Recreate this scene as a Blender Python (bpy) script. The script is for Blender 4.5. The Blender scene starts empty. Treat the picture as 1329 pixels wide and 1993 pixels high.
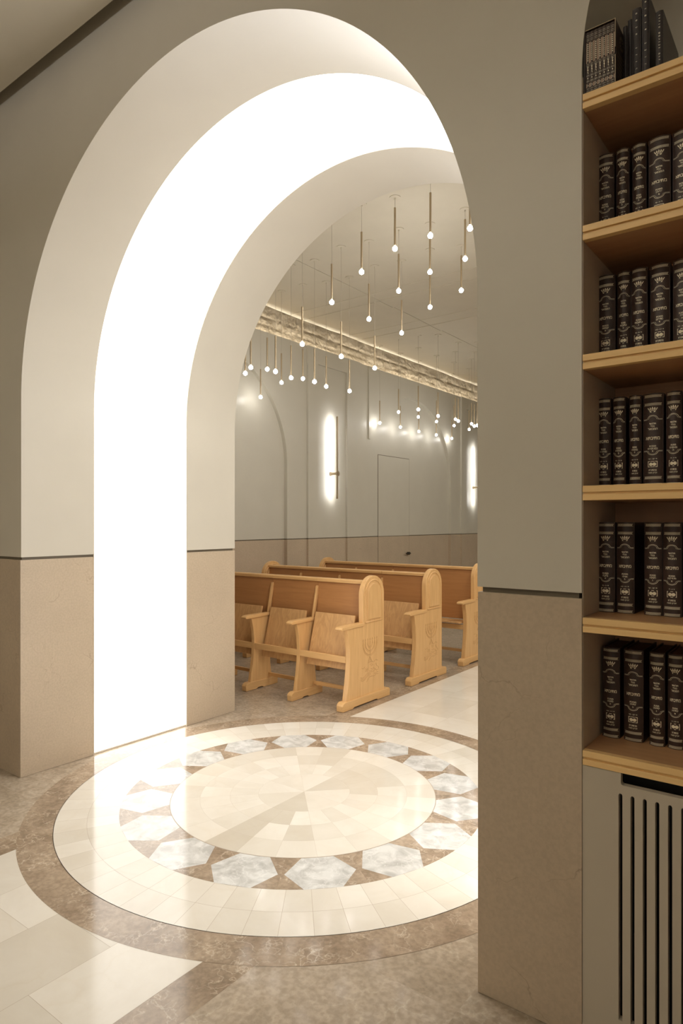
import bpy, bmesh, math, random
from mathutils import Vector, Matrix
R = random.Random(7)
SC = bpy.context.scene
COL = SC.collection
PI = math.pi

# ------------------------------------------------------------------ camera
cam_d = bpy.data.cameras.new('camera')
cam = bpy.data.objects.new('camera', cam_d)
COL.objects.link(cam)
cam.location = (0, 0, 1.45)
cam.rotation_euler = (math.radians(90), 0, math.radians(37.1))
cam_d.sensor_fit = 'VERTICAL'
cam_d.sensor_height = 36.0
cam_d.lens = 1277.0 / 1993.0 * 36.0
cam_d.shift_y = 20.5 / 1993.0
cam_d.clip_start = 0.02
SC.camera = cam

# ------------------------------------------------------------------ world, exposure, lights
w = bpy.data.worlds.new('world')
SC.world = w
w.use_nodes = True
w.node_tree.nodes['Background'].inputs[0].default_value = (0.02, 0.018, 0.015, 1)
w.node_tree.nodes['Background'].inputs[1].default_value = 1.0
SC.view_settings.view_transform = 'Standard'
SC.view_settings.look = 'None'
SC.view_settings.exposure = 0.0
SC.view_settings.gamma = 1.0
SC.view_settings.use_curve_mapping = False
SC.cycles.use_denoising = True
SC.cycles.max_bounces = 8
SC.cycles.diffuse_bounces = 4
SC.cycles.glossy_bounces = 4
SC.cycles.caustics_reflective = False
SC.cycles.caustics_refractive = False
SC.cycles.sample_clamp_indirect = 6.0

PANEL_STRENGTH = 4.15
PANEL_COLOR = (1.0, 0.975, 0.94)
BULB_STRENGTH = 66.0
BULB_COLOR = (1.0, 0.97, 0.92)
SCONCE_STRENGTH = 75.0
COVE_STRENGTH = 24.0


def area(name, loc, rot, sx, sy, power, color):
    l = bpy.data.lights.new(name, 'AREA')
    l.shape = 'RECTANGLE'; l.size = sx; l.size_y = sy
    l.energy = power; l.color = color
    o = bpy.data.objects.new(name, l)
    o.location = loc; o.rotation_euler = rot
    COL.objects.link(o)
    return o


# lamps set in the lobby ceiling, behind and beside the camera
area('lobby_ceiling_lamp', (-3.6, -0.9, 3.86), (0, 0, 0), 1.6, 0.5, 5, (1.0, 0.95, 0.86))
area('lobby_ceiling_lamp', (0.4, -1.6, 3.86), (0, 0, 0), 1.6, 0.5, 3, (1.0, 0.95, 0.86))
# unseen fill lights added behind the camera: one for the ceiling, one for the bookcase
area('lobby_up_fill', (-2.2, -1.3, 3.25), (math.pi, 0, 0), 3.0, 0.3, 104, (1.0, 0.98, 0.95))
area('lobby_wall_lamp', (0.6, -3.1, 1.9), (math.radians(90), 0, 0), 0.8, 1.2, 7, (1.0, 0.95, 0.87))
# fill lights added out of view behind the pillar to brighten the prayer hall
area('hall_ceiling_lamp', (-0.8, 5.6, 4.06), (0, 0, 0), 1.0, 2.0, 75, (1.0, 0.95, 0.86))
area('hall_ceiling_lamp', (-0.8, 9.6, 4.06), (0, 0, 0), 1.0, 2.0, 75, (1.0, 0.95, 0.86))


# ------------------------------------------------------------------ materials
def new_mat(name):
    m = bpy.data.materials.new(name)
    m.use_nodes = True
    return m, m.node_tree.nodes, m.node_tree.links, m.node_tree.nodes['Principled BSDF']


def ramp(N, stops):
    r = N.new('ShaderNodeValToRGB')
    el = r.color_ramp.elements
    while len(el) < len(stops):
        el.new(0.5)
    for e, (p, c) in zip(el, stops):
        e.position = p
        e.color = (*c, 1) if len(c) == 3 else c
    return r


def mixc(N, L, fac, a, b, mode='MIX'):
    m = N.new('ShaderNodeMix'); m.data_type = 'RGBA'; m.blend_type = mode
    for i, v in ((0, fac), (6, a), (7, b)):
        if hasattr(v, 'links'):
            L.new(v, m.inputs[i])
        else:
            m.inputs[i].default_value = v if i == 0 else (*v[:3], 1)
    return m.outputs[2]


def plain(name, col, rough=0.5, metal=0.0, bump=0.0, bscale=60.0, var=0.05, spec=0.5):
    m, N, L, P = new_mat(name)
    P.inputs['Roughness'].default_value = rough
    P.inputs['Metallic'].default_value = metal
    P.inputs['Specular IOR Level'].default_value = spec
    tc = N.new('ShaderNodeTexCoord')
    n = N.new('ShaderNodeTexNoise'); n.inputs['Scale'].default_value = bscale / 12.0; n.inputs['Detail'].default_value = 4
    L.new(tc.outputs['Object'], n.inputs['Vector'])
    r = ramp(N, [(0.3, tuple(c * (1 - var) for c in col)), (0.7, tuple(min(1, c * (1 + var)) for c in col))])
    L.new(n.outputs['Fac'], r.inputs[0]); L.new(r.outputs[0], P.inputs['Base Color'])
    if bump:
        n2 = N.new('ShaderNodeTexNoise'); n2.inputs['Scale'].default_value = bscale; n2.inputs['Detail'].default_value = 3
        L.new(tc.outputs['Object'], n2.inputs['Vector'])
        b = N.new('ShaderNodeBump'); b.inputs['Strength'].default_value = bump; b.inputs['Distance'].default_value = 0.002
        L.new(n2.outputs['Fac'], b.inputs['Height']); L.new(b.outputs[0], P.inputs['Normal'])
    return m


def emit(name, col, strength):
    m, N, L, P = new_mat(name)
    P.inputs['Base Color'].default_value = (0.8, 0.8, 0.8, 1)
    P.inputs['Emission Color'].default_value = (*col, 1)
    P.inputs['Emission Strength'].default_value = strength
    return m


def stone(name, col, vein, rough=0.35, scale=2.0):
    """limestone cladding: fine mottling, pale flecks and a few hairline cracks"""
    m, N, L, P = new_mat(name)
    P.inputs['Roughness'].default_value = rough
    tc = N.new('ShaderNodeTexCoord')
    n1 = N.new('ShaderNodeTexNoise'); n1.inputs['Scale'].default_value = scale; n1.inputs['Detail'].default_value = 8; n1.inputs['Roughness'].default_value = 0.65
    L.new(tc.outputs['Object'], n1.inputs['Vector'])
    r1 = ramp(N, [(0.3, tuple(c * 0.92 for c in col)), (0.7, tuple(min(1, c * 1.07) for c in col))])
    L.new(n1.outputs['Fac'], r1.inputs[0])
    n2 = N.new('ShaderNodeTexNoise'); n2.inputs['Scale'].default_value = 90; n2.inputs['Detail'].default_value = 5
    L.new(tc.outputs['Object'], n2.inputs['Vector'])
    r2 = ramp(N, [(0.35, (0.93, 0.93, 0.93)), (0.62, (1.03, 1.03, 1.03))])
    L.new(n2.outputs['Fac'], r2.inputs[0])
    c = mixc(N, L, 1.0, r1.outputs[0], r2.outputs[0], 'MULTIPLY')
    nd = N.new('ShaderNodeTexNoise'); nd.inputs['Scale'].default_value = 3.0; nd.inputs['Detail'].default_value = 6
    L.new(tc.outputs['Object'], nd.inputs['Vector'])
    dx = N.new('ShaderNodeVectorMath'); dx.operation = 'MULTIPLY_ADD'
    dx.inputs[1].default_value = (0.5, 0.5, 0.5)
    L.new(nd.outputs['Color'], dx.inputs[0]); L.new(tc.outputs['Object'], dx.inputs[2])
    vo = N.new('ShaderNodeTexVoronoi'); vo.feature = 'DISTANCE_TO_EDGE'; vo.inputs['Scale'].default_value = 2.3
    L.new(dx.outputs[0], vo.inputs['Vector'])
    rv = ramp(N, [(0.0, (1, 1, 1)), (0.006, (0, 0, 0))])
    L.new(vo.outputs['Distance'], rv.inputs[0])
    nm = N.new('ShaderNodeTexNoise'); nm.inputs['Scale'].default_value = 4.0
    L.new(tc.outputs['Object'], nm.inputs['Vector'])
    rm = ramp(N, [(0.5, (0, 0, 0)), (0.62, (0.55, 0.55, 0.55))])
    L.new(nm.outputs['Fac'], rm.inputs[0])
    mm = N.new('ShaderNodeMath'); mm.operation = 'MULTIPLY'
    L.new(rv.outputs[0], mm.inputs[0]); L.new(rm.outputs[0], mm.inputs[1])
    c2 = mixc(N, L, mm.outputs[0], c, vein)
    L.new(c2, P.inputs['Base Color'])
    return m


def marble(name, base, dark, vein, vein_amt, rough=0.12, vscale=7.0, mscale=5.0, flecks=0.0):
    """polished slabs; the face attribute 'tone' gives each slab its own shade and vein pattern"""
    m, N, L, P = new_mat(name)
    P.inputs['Roughness'].default_value = rough
    P.inputs['IOR'].default_value = 1.30
    at = N.new('ShaderNodeAttribute'); at.attribute_name = 'tone'
    tc = N.new('ShaderNodeTexCoord')
    off = N.new('ShaderNodeVectorMath'); off.operation = 'MULTIPLY_ADD'
    off.inputs[1].default_value = (37.0, 37.0, 37.0)
    L.new(at.outputs['Color'], off.inputs[0]); L.new(tc.outputs['Object'], off.inputs[2])
    n1 = N.new('ShaderNodeTexNoise'); n1.inputs['Scale'].default_value = mscale; n1.inputs['Detail'].default_value = 8; n1.inputs['Roughness'].default_value = 0.6
    n1.inputs['Distortion'].default_value = 0.6
    L.new(off.outputs[0], n1.inputs['Vector'])
    r1 = ramp(N, [(0.35, dark), (0.62, base)])
    L.new(n1.outputs['Fac'], r1.inputs[0])
    nd = N.new('ShaderNodeTexNoise'); nd.inputs['Scale'].default_value = vscale; nd.inputs['Detail'].default_value = 5
    L.new(off.outputs[0], nd.inputs['Vector'])
    dx = N.new('ShaderNodeVectorMath'); dx.operation = 'MULTIPLY_ADD'; dx.inputs[1].default_value = (0.22, 0.22, 0.22)
    L.new(nd.outputs['Color'], dx.inputs[0]); L.new(off.outputs[0], dx.inputs[2])
    vo = N.new('ShaderNodeTexVoronoi'); vo.feature = 'DISTANCE_TO_EDGE'; vo.inputs['Scale'].default_value = vscale
    L.new(dx.outputs[0], vo.inputs['Vector'])
    rv = ramp(N, [(0.0, (vein_amt,) * 3), (0.022, (vein_amt * 0.35,) * 3), (0.07, (0, 0, 0))])
    L.new(vo.outputs['Distance'], rv.inputs[0])
    nm = N.new('ShaderNodeTexNoise'); nm.inputs['Scale'].default_value = vscale * 0.6
    L.new(off.outputs[0], nm.inputs['Vector'])
    rm = ramp(N, [(0.42, (0, 0, 0)), (0.6, (1, 1, 1))])
    L.new(nm.outputs['Fac'], rm.inputs[0])
    mm = N.new('ShaderNodeMath'); mm.operation = 'MULTIPLY'
    L.new(rv.outputs[0], mm.inputs[0]); L.new(rm.outputs[0], mm.inputs[1])
    c = mixc(N, L, mm.outputs[0], r1.outputs[0], vein)
    if flecks:
        n3 = N.new('ShaderNodeTexNoise'); n3.inputs['Scale'].default_value = 55; n3.inputs['Detail'].default_value = 4
        L.new(off.outputs[0], n3.inputs['Vector'])
        r3 = ramp(N, [(0.38, (1 - flecks,) * 3), (0.6, (1 + flecks * 0.4,) * 3)])
        L.new(n3.outputs['Fac'], r3.inputs[0])
        c = mixc(N, L, 1.0, c, r3.outputs[0], 'MULTIPLY')
    sp = N.new('ShaderNodeSeparateColor'); L.new(at.outputs['Color'], sp.inputs[0])
    tone = mixc(N, L, 1.0, c, (1, 1, 1), 'MULTIPLY')
    rt = ramp(N, [(0.0, (0.80, 0.77, 0.72)), (0.5, (0.94, 0.93, 0.91)), (1.0, (1.04, 1.04, 1.04))])
    L.new(sp.outputs[0], rt.inputs[0])
    out = mixc(N, L, 1.0, tone, rt.outputs[0], 'MULTIPLY')
    L.new(out, P.inputs['Base Color'])
    return m


def wood(name, light, dark, rough=0.35, axis=2, scale=9.0, strength=1.0):
    m, N, L, P = new_mat(name)
    P.inputs['Roughness'].default_value = rough
    tc = N.new('ShaderNodeTexCoord'); mp = N.new('ShaderNodeMapping')
    s = [scale * 2.2] * 3; s[axis] = scale * 0.16
    mp.inputs['Scale'].default_value = s
    oi = N.new('ShaderNodeObjectInfo')
    va = N.new('ShaderNodeVectorMath'); va.operation = 'ADD'
    L.new(tc.outputs['Object'], va.inputs[0])
    ml = N.new('ShaderNodeMath'); ml.operation = 'MULTIPLY'; ml.inputs[1].default_value = 13.0
    L.new(oi.outputs['Random'], ml.inputs[0]); L.new(ml.outputs[0], va.inputs[1])
    L.new(va.outputs[0], mp.inputs['Vector'])
    n = N.new('ShaderNodeTexNoise'); n.inputs['Scale'].default_value = 1.0; n.inputs['Detail'].default_value = 6; n.inputs['Distortion'].default_value = 0.9
    L.new(mp.outputs[0], n.inputs['Vector'])
    wv = N.new('ShaderNodeMath'); wv.operation = 'PINGPONG'; wv.inputs[1].default_value = 0.5
    m5 = N.new('ShaderNodeMath'); m5.operation = 'MULTIPLY'; m5.inputs[1].default_value = 5.0
    L.new(n.outputs['Fac'], m5.inputs[0]); L.new(m5.outputs[0], wv.inputs[0])
    r = ramp(N, [(0.05, dark), (0.8, light)])
    L.new(wv.outputs[0], r.inputs[0])
    n2 = N.new('ShaderNodeTexNoise'); n2.inputs['Scale'].default_value = 2.5
    L.new(mp.outputs[0], n2.inputs['Vector'])
    r2 = ramp(N, [(0.3, tuple(a * 0.5 + b * 0.5 for a, b in zip(light, dark))), (0.65, light)])
    L.new(n2.outputs['Fac'], r2.inputs[0])
    L.new(mixc(N, L, 0.38 * strength, r2.outputs[0], r.outputs[0]), P.inputs['Base Color'])
    return m


M = {}
M['plaster'] = plain('painted_plaster', (0.58, 0.54, 0.462), 0.42, var=0.02, bump=0.08, bscale=40)
M['hall_plaster'] = plain('hall_plaster', (0.60, 0.57, 0.49), 0.36, var=0.02, bump=0.05, bscale=40)
M['ceiling'] = plain('ceiling_paint', (0.62, 0.57, 0.465), 0.7, var=0.02)
M['ceiling_gap'] = plain('ceiling_gap_paint', (0.30, 0.26, 0.20), 0.8)
M['dado'] = stone('limestone_dado', (0.52, 0.42, 0.31), (0.24, 0.17, 0.11), 0.35)
M['groove'] = plain('bronze_groove', (0.16, 0.13, 0.09), 0.5)
M['lip'] = plain('pale_edge_trim', (0.70, 0.64, 0.54), 0.35)
M['brown'] = marble('brown_marble', (0.40, 0.31, 0.225), (0.27, 0.20, 0.14), (0.66, 0.56, 0.44), 0.7, 0.11, 13.0, 6.0, 0.14)
M['taupe'] = marble('taupe_marble', (0.46, 0.38, 0.295), (0.37, 0.30, 0.225), (0.60, 0.52, 0.41), 0.45, 0.12, 9.0, 12.0, 0.15)
M['cream'] = marble('cream_marble', (0.71, 0.67, 0.60), (0.65, 0.60, 0.52), (0.62, 0.54, 0.42), 0.18, 0.11, 4.0, 2.5)
M['white_marble'] = marble('white_marble', (0.66, 0.655, 0.635), (0.44, 0.43, 0.41), (0.80, 0.79, 0.77), 0.55, 0.11, 12.0, 13.0)
M['grout'] = plain('grout', (0.36, 0.28, 0.20), 0.5)
M['maple'] = wood('light_maple', (0.74, 0.46, 0.20), (0.56, 0.31, 0.12), 0.36, 2)
M['maple_x'] = wood('light_maple_lengthwise', (0.74, 0.46, 0.20), (0.58, 0.33, 0.13), 0.36, 0)
M['maple_y'] = wood('light_maple_arm', (0.74, 0.46, 0.20), (0.58, 0.33, 0.13), 0.36, 1)
M['beech'] = wood('seat_veneer', (0.70, 0.42, 0.185), (0.46, 0.25, 0.10), 0.38, 2, 7.0, 1.5)
M['backwood'] = wood('brown_veneer', (0.46, 0.22, 0.080), (0.34, 0.15, 0.052), 0.33, 0, 7.0)
M['carved'] = plain('carved_wood_shaded', (0.50, 0.285, 0.108), 0.5)  # darker than the maple: shade of carved grooves put into the line colour
M['shelf_oak'] = wood('shelf_oak', (0.92, 0.63, 0.29), (0.78, 0.51, 0.21), 0.42, 0, 8.0)
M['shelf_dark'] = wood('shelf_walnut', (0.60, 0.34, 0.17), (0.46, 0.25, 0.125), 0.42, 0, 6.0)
M['shelf_side'] = plain('bookcase_side_paint', (0.60, 0.50, 0.39), 0.5)
M['cover_panel'] = plain('lacquered_panel', (0.52, 0.46, 0.37), 0.4, var=0.01)
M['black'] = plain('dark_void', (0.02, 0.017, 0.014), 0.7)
M['brass'] = plain('satin_brass', (0.44, 0.35, 0.23), 0.36, 0.7, var=0.03)
M['cord'] = plain('grey_cord', (0.42, 0.37, 0.30), 0.5)
M['darkmetal'] = plain('dark_bronze', (0.06, 0.05, 0.04), 0.35, 0.7)
M['leather'] = plain('dark_leather', (0.050, 0.028, 0.022), 0.33, bump=0.4, bscale=500, var=0.15)
M['leather2'] = plain('black_leather', (0.030, 0.022, 0.022), 0.36, bump=0.4, bscale=500, var=0.12)
M['slip'] = plain('dark_slipcase', (0.050, 0.030, 0.023), 0.35, var=0.3)
M['tan'] = plain('copper_leather', (0.98, 0.64, 0.46), 0.35, var=0.25, bscale=400)
M['gold'] = plain('gold_foil', (0.95, 0.86, 0.66), 0.45, 0.15, var=0.1)
M['dimgold'] = plain('dull_gold_foil', (0.42, 0.34, 0.22), 0.45, 0.3, var=0.15)
M['pages'] = plain('dark_page_edge', (0.12, 0.07, 0.05), 0.6)
M['panel_light'] = emit('luminous_panel', PANEL_COLOR, PANEL_STRENGTH)
M['bulb'] = emit('glowing_globe', BULB_COLOR, BULB_STRENGTH)
M['strip'] = emit('sconce_light_strip', (1.0, 1.0, 0.98), SCONCE_STRENGTH)
M['cove'] = emit('cove_light', (1.0, 0.94, 0.83), COVE_STRENGTH)


def rough_stone():
    m, N, L, P = new_mat('rough_wall_stone')
    P.inputs['Roughness'].default_value = 0.8
    tc = N.new('ShaderNodeTexCoord')
    n = N.new('ShaderNodeTexNoise'); n.inputs['Scale'].default_value = 6; n.inputs['Detail'].default_value = 8
    L.new(tc.outputs['Object'], n.inputs['Vector'])
    r = ramp(N, [(0.3, (0.34, 0.28, 0.20)), (0.7, (0.48, 0.41, 0.31))])
    L.new(n.outputs['Fac'], r.inputs[0]); L.new(r.outputs[0], P.inputs['Base Color'])
    n2 = N.new('ShaderNodeTexNoise'); n2.inputs['Scale'].default_value = 22; n2.inputs['Detail'].default_value = 6
    L.new(tc.outputs['Object'], n2.inputs['Vector'])
    b = N.new('ShaderNodeBump'); b.inputs['Strength'].default_value = 0.8; b.inputs['Distance'].default_value = 0.02
    L.new(n2.outputs['Fac'], b.inputs['Height']); L.new(b.outputs[0], P.inputs['Normal'])
    return m


M['rough'] = rough_stone()


# ------------------------------------------------------------------ mesh helpers
class MB:
    def __init__(s):
        s.v = []; s.f = []; s.m = []; s.t = []

    def add(s, vs, fs, mi=0, tone=None):
        o = len(s.v); s.v += [tuple(v) for v in vs]
        for f in fs:
            s.f.append(tuple(i + o for i in f)); s.m.append(mi); s.t.append(tone)

    def box(s, a, b, mi=0):
        x0, y0, z0 = a; x1, y1, z1 = b
        s.add([(x0, y0, z0), (x1, y0, z0), (x1, y1, z0), (x0, y1, z0), (x0, y0, z1), (x1, y0, z1), (x1, y1, z1), (x0, y1, z1)],
              [(0, 3, 2, 1), (4, 5, 6, 7), (0, 1, 5, 4), (1, 2, 6, 5), (2, 3, 7, 6), (3, 0, 4, 7)], mi)

    def prism(s, pts, d0, d1, axis='y', mi=0):
        """2D outline extruded. axis y: pts=(x,z); axis x: pts=(y,z); axis z: pts=(x,y)"""
        f = {'y': lambda p, d: (p[0], d, p[1]), 'x': lambda p, d: (d, p[0], p[1]), 'z': lambda p, d: (p[0], p[1], d)}[axis]
        n = len(pts)
        s.add([f(p, d0) for p in pts] + [f(p, d1) for p in pts],
              [tuple(range(n)), tuple(range(2 * n - 1, n - 1, -1))] + [(i, i + n, (i + 1) % n + n, (i + 1) % n) for i in range(n)], mi)

    def tube(s, path, r, n=8, mi=0, cap=True):
        path = [Vector(p) for p in path]
        rs = r if isinstance(r, (list, tuple)) else [r] * len(path)
        vs = []
        up = Vector((0, 0, 1))
        for i, p in enumerate(path):
            d = (path[min(i + 1, len(path) - 1)] - path[max(i - 1, 0)]).normalized()
            u = up if abs(d.dot(up)) < 0.95 else Vector((1, 0, 0))
            a = d.cross(u).normalized(); b = d.cross(a).normalized()
            for k in range(n):
                t = 2 * PI * k / n
                vs.append(p + (a * math.cos(t) + b * math.sin(t)) * rs[i])
        fs = []
        for i in range(len(path) - 1):
            for k in range(n):
                k2 = (k + 1) % n
                fs.append((i * n + k, i * n + k2, (i + 1) * n + k2, (i + 1) * n + k))
        if cap:
            fs.append(tuple(range(n - 1, -1, -1))); fs.append(tuple(range((len(path) - 1) * n, len(path) * n)))
        s.add(vs, fs, mi)

    def sphere(s, c, r, nu=14, nv=9, mi=0):
        vs = [(c[0], c[1], c[2] + r)]
        for j in range(1, nv):
            t = PI * j / nv
            for i in range(nu):
                a = 2 * PI * i / nu
                vs.append((c[0] + r * math.sin(t) * math.cos(a), c[1] + r * math.sin(t) * math.sin(a), c[2] + r * math.cos(t)))
        vs.append((c[0], c[1], c[2] - r))
        fs = [(0, 1 + i, 1 + (i + 1) % nu) for i in range(nu)]
        for j in range(nv - 2):
            for i in range(nu):
                a = 1 + j * nu + i; b = 1 + j * nu + (i + 1) % nu
                fs.append((a, a + nu, b + nu, b))
        l = len(vs) - 1; o = 1 + (nv - 2) * nu
        fs += [(l, o + (i + 1) % nu, o + i) for i in range(nu)]
        s.add(vs, fs, mi)

    def build(s, name, mats, parent=None, smooth=None, bevel=0.0, tone=False, recalc=True):
        if not isinstance(mats, (list, tuple)):
            mats = [mats]
        me = bpy.data.meshes.new(name)
        me.from_pydata(s.v, [], s.f)
        for m in mats:
            me.materials.append(m)
        me.polygons.foreach_set('material_index', s.m)
        if tone:
            ca = me.color_attributes.new('tone', 'FLOAT_COLOR', 'CORNER')
            for p, t in zip(me.polygons, s.t):
                t = t or (0.5, 0.5, 0.5)
                for li in p.loop_indices:
                    ca.data[li].color = (*t, 1)
        if recalc:
            bm = bmesh.new(); bm.from_mesh(me)
            bmesh.ops.recalc_face_normals(bm, faces=bm.faces)
            bm.to_mesh(me); bm.free()
        if smooth is not None:
            me.polygons.foreach_set('use_smooth', [True] * len(me.polygons))
            me.set_sharp_from_angle(angle=math.radians(smooth))
        me.update()
        o = bpy.data.objects.new(name, me)
        COL.objects.link(o)
        if parent:
            o.parent = parent
        if bevel:
            b = o.modifiers.new('bevel', 'BEVEL'); b.width = bevel; b.segments = 2; b.limit_method = 'ANGLE'
            b.harden_normals = False
        return o


def empty(name, loc=(0, 0, 0), rz=0.0):
    o = bpy.data.objects.new(name, None)
    o.location = loc; o.rotation_euler = (0, 0, rz)
    o.empty_display_size = 0.1
    COL.objects.link(o)
    return o


def tag(o, label, cat, group=None, kind=None):
    o['label'] = label; o['category'] = cat
    if group: o['group'] = group
    if kind: o['kind'] = kind
    return o


def struct(o, label=None):
    o['kind'] = 'structure'
    if label: o['label'] = label
    o['category'] = o.name.split('_')[0].split('.')[0]
    return o


def copy_tree(o, parent=None):
    c = o.copy(); COL.objects.link(c)
    c.parent = parent
    for ch in list(o.children):
        copy_tree(ch, c)
    return c


def arc(cx, cz, r, a0, a1, n):
    return [(cx + r * math.cos(a0 + (a1 - a0) * i / n), cz + r * math.sin(a0 + (a1 - a0) * i / n)) for i in range(n + 1)]


# ------------------------------------------------------------------ key dimensions
AX = -2.294          # arch axis
RA = 1.404           # arch radius
SP = 2.152           # springing height
YF, YB = 1.875, 3.529
YL0, YL1 = 2.330, 3.066
DADO0, DADO1 = 1.236, 1.252
CZ = 3.90            # lobby ceiling
HZ = 4.11            # hall ceiling
NX0, NR, NSP = -0.573, 0.90, 2.71
NX1 = NX0 + 2 * NR
ND = 2.225           # niche back
HX0, HX1, HY1 = -5.6, 1.01, 13.6
LX0, LX1, LY0 = -6.6, 3.0, -3.2

# ------------------------------------------------------------------ front wall with the deep arch
TOPZ = 4.5


def arch_outline(x0, x1, zb, r, zt, niche):
    pts = [(x0, zb), (AX - r, zb)] + arc(AX, SP, r, PI, 0, 96) + [(AX + r, zb)]
    if niche:
        pts += [(NX0, zb)] + arc(NX0 + NR, NSP, NR, PI, 0, 64) + [(NX1, zb)]
    pts += [(x1, zb), (x1, zt), (x0, zt)]
    return pts


wf = MB()
wf.prism(arch_outline(LX0, LX1, DADO1, RA, TOPZ, True), YF, ND)
wf.prism(arch_outline(LX0, LX1, DADO1, RA, TOPZ, False), ND, YL0)
wf.prism(arch_outline(LX0, LX1, DADO1, RA + 0.022, TOPZ, False), YL0, YL1)
wf.prism(arch_outline(LX0, LX1, DADO1, RA, TOPZ, False), YL1, YB)
wall_front = struct(wf.build('wall_front', M['plaster'], smooth=20), 'grey beige plaster wall pierced by the deep round arch')
dd = MB()
e = 0.003
XL, XR = AX - RA - e, AX + RA + e
dd.box((LX0, YF - e, 0), (XL, YL0, DADO0)); dd.box((LX0, YL0, 0), (XL - 0.02, YL1, DADO0)); dd.box((LX0, YL1, 0), (XL, YB + e, DADO0))
dd.box((XR, YF - e, 0), (NX0 + 0.001, ND, DADO0)); dd.box((XR, ND, 0), (LX1, YL0, DADO0))
dd.box((XR + 0.02, YL0, 0), (LX1, YL1, DADO0)); dd.box((XR, YL1, 0), (LX1, YB + e, DADO0))
dd.box((NX1, YF - e, 0), (LX1, ND, DADO0))
dd.build('stone_dado', M['dado'], wall_front)
gg = MB()
g = 0.010
gg.box((LX0, YF + g, DADO0), (XL - g, YL0, DADO1)); gg.box((LX0, YL0, DADO0), (XL - 0.03, YL1, DADO1)); gg.box((LX0, YL1, DADO0), (XL - g, YB - g, DADO1))
gg.box((XR + g, YF + g, DADO0), (NX0 - g, ND, DADO1)); gg.box((XR + g, ND, DADO0), (LX1, YL0, DADO1))
gg.box((XR + 0.03, YL0, DADO0), (LX1, YL1, DADO1)); gg.box((XR + g, YL1, DADO0), (LX1, YB - g, DADO1))
gg.build('shadow_groove', M['groove'], wall_front)

# ------------------------------------------------------------------ other lobby surfaces
m = MB(); m.box((LX0 - 0.2, LY0, 0), (LX0, YB, TOPZ)); struct(m.build('wall_left', M['plaster']), 'lobby side wall left of the arch')
m = MB(); m.box((LX1, LY0, 0), (LX1 + 0.2, YB, TOPZ)); struct(m.build('wall_right', M['plaster']), 'lobby side wall right of the bookcase')
m = MB(); m.box((LX0 - 0.2, LY0 - 0.2, 0), (LX1 + 0.2, LY0, TOPZ)); struct(m.build('wall_back', M['plaster']), 'lobby wall behind the camera')
m = MB()
m.box((LX0, LY0, CZ), (LX1, 1.808, CZ + 0.04)); m.box((LX0, LY0, CZ + 0.12), (LX1, YF, CZ + 0.16))
m.box((LX0, 1.79, CZ + 0.02), (LX1, 1.808, CZ + 0.12))
struct(m.build('ceiling', M['ceiling']), 'smooth beige lobby ceiling with a shadow gap at the wall')

# ------------------------------------------------------------------ prayer hall shell
CX1, CR, CSP = -5.65, 1.305, 2.19
BAYS = (4.95, 9.38, 13.81)
PIL = (6.64, 11.07)
WT = 3.79


def yz_openings(zb, zt, y0, y1):
    pts = [(y0, zb)]
    for b in BAYS:
        if b - CR < y0:
            continue
        if b + CR > y1:
            continue
        pts += [(b - CR, zb)] + arc(b, CSP, CR, PI, 0, 64) + [(b + CR, zb)]
    pts += [(y1, zb), (y1, zt), (y0, zt)]
    return pts


HYM = 15.2
hw = MB()
hw.prism(yz_openings(1.243, WT, YB, HYM), -5.65, -5.60, 'x')
hw.box((-5.80, YB, 1.243), (-5.65, HYM, 3.63))
for p in PIL:
    hw.prism([(p, 1.243), (p + 0.21, 1.243), (p + 0.21, 3.58), (p + 0.865, 3.58), (p + 0.865, 1.243), (p + 1.21, 1.243), (p + 1.21, WT), (p, WT)], -5.60, -5.572, 'x')
hw.box((-5.6, 8.06, 2.70), (-5.58, 8.10, WT))
hw.box((-5.6, 12.49, 2.70), (-5.58, 12.53, WT))
hall_left = struct(hw.build('wall_hall_left', M['hall_plaster'], smooth=20), 'pale hall side wall with shallow arched recesses')
hd = MB()
segs = [YB]
for b in BAYS:
    segs += [b - CR, b + CR]
segs.append(HYM)
for a, b in zip(segs[0::2], segs[1::2]):
    if b > a: hd.box((-5.65, a, 0), (-5.597, b, 1.231))
hd.box((-5.75, YB, 0), (-5.647, HYM, 1.231))
for p in PIL:
    hd.box((-5.6, p, 0), (-5.569, p + 0.21, 1.231)); hd.box((-5.6, p + 0.865, 0), (-5.569, p + 1.21, 1.231))
hd.build('stone_dado', M['dado'], hall_left)
hg = MB(); hg.box((-5.75, YB, 1.231), (-5.658, HYM, 1.243))
for a, b in zip(segs[0::2], segs[1::2]):
    if b > a: hg.box((-5.66, a + 0.01, 1.231), (-5.607, b - 0.01, 1.243))
for p in PIL:
    hg.box((-5.61, p + 0.01, 1.231), (-5.579, p + 0.20, 1.243)); hg.box((-5.61, p + 0.875, 1.231), (-5.579, p + 1.20, 1.243))
hg.build('shadow_groove', M['groove'], hall_left)

m = MB(); m.box((HX1, YB, 0), (HX1 + 0.2, HYM, 4.4)); struct(m.build('wall_hall_right', M['hall_plaster']), 'right side wall of the prayer hall')
m = MB(); m.box((-5.95, HYM, 0), (HX1 + 0.2, HYM + 0.2, 4.4)); struct(m.build('wall_hall_back', M['hall_plaster']), 'end wall of the prayer hall')

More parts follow.
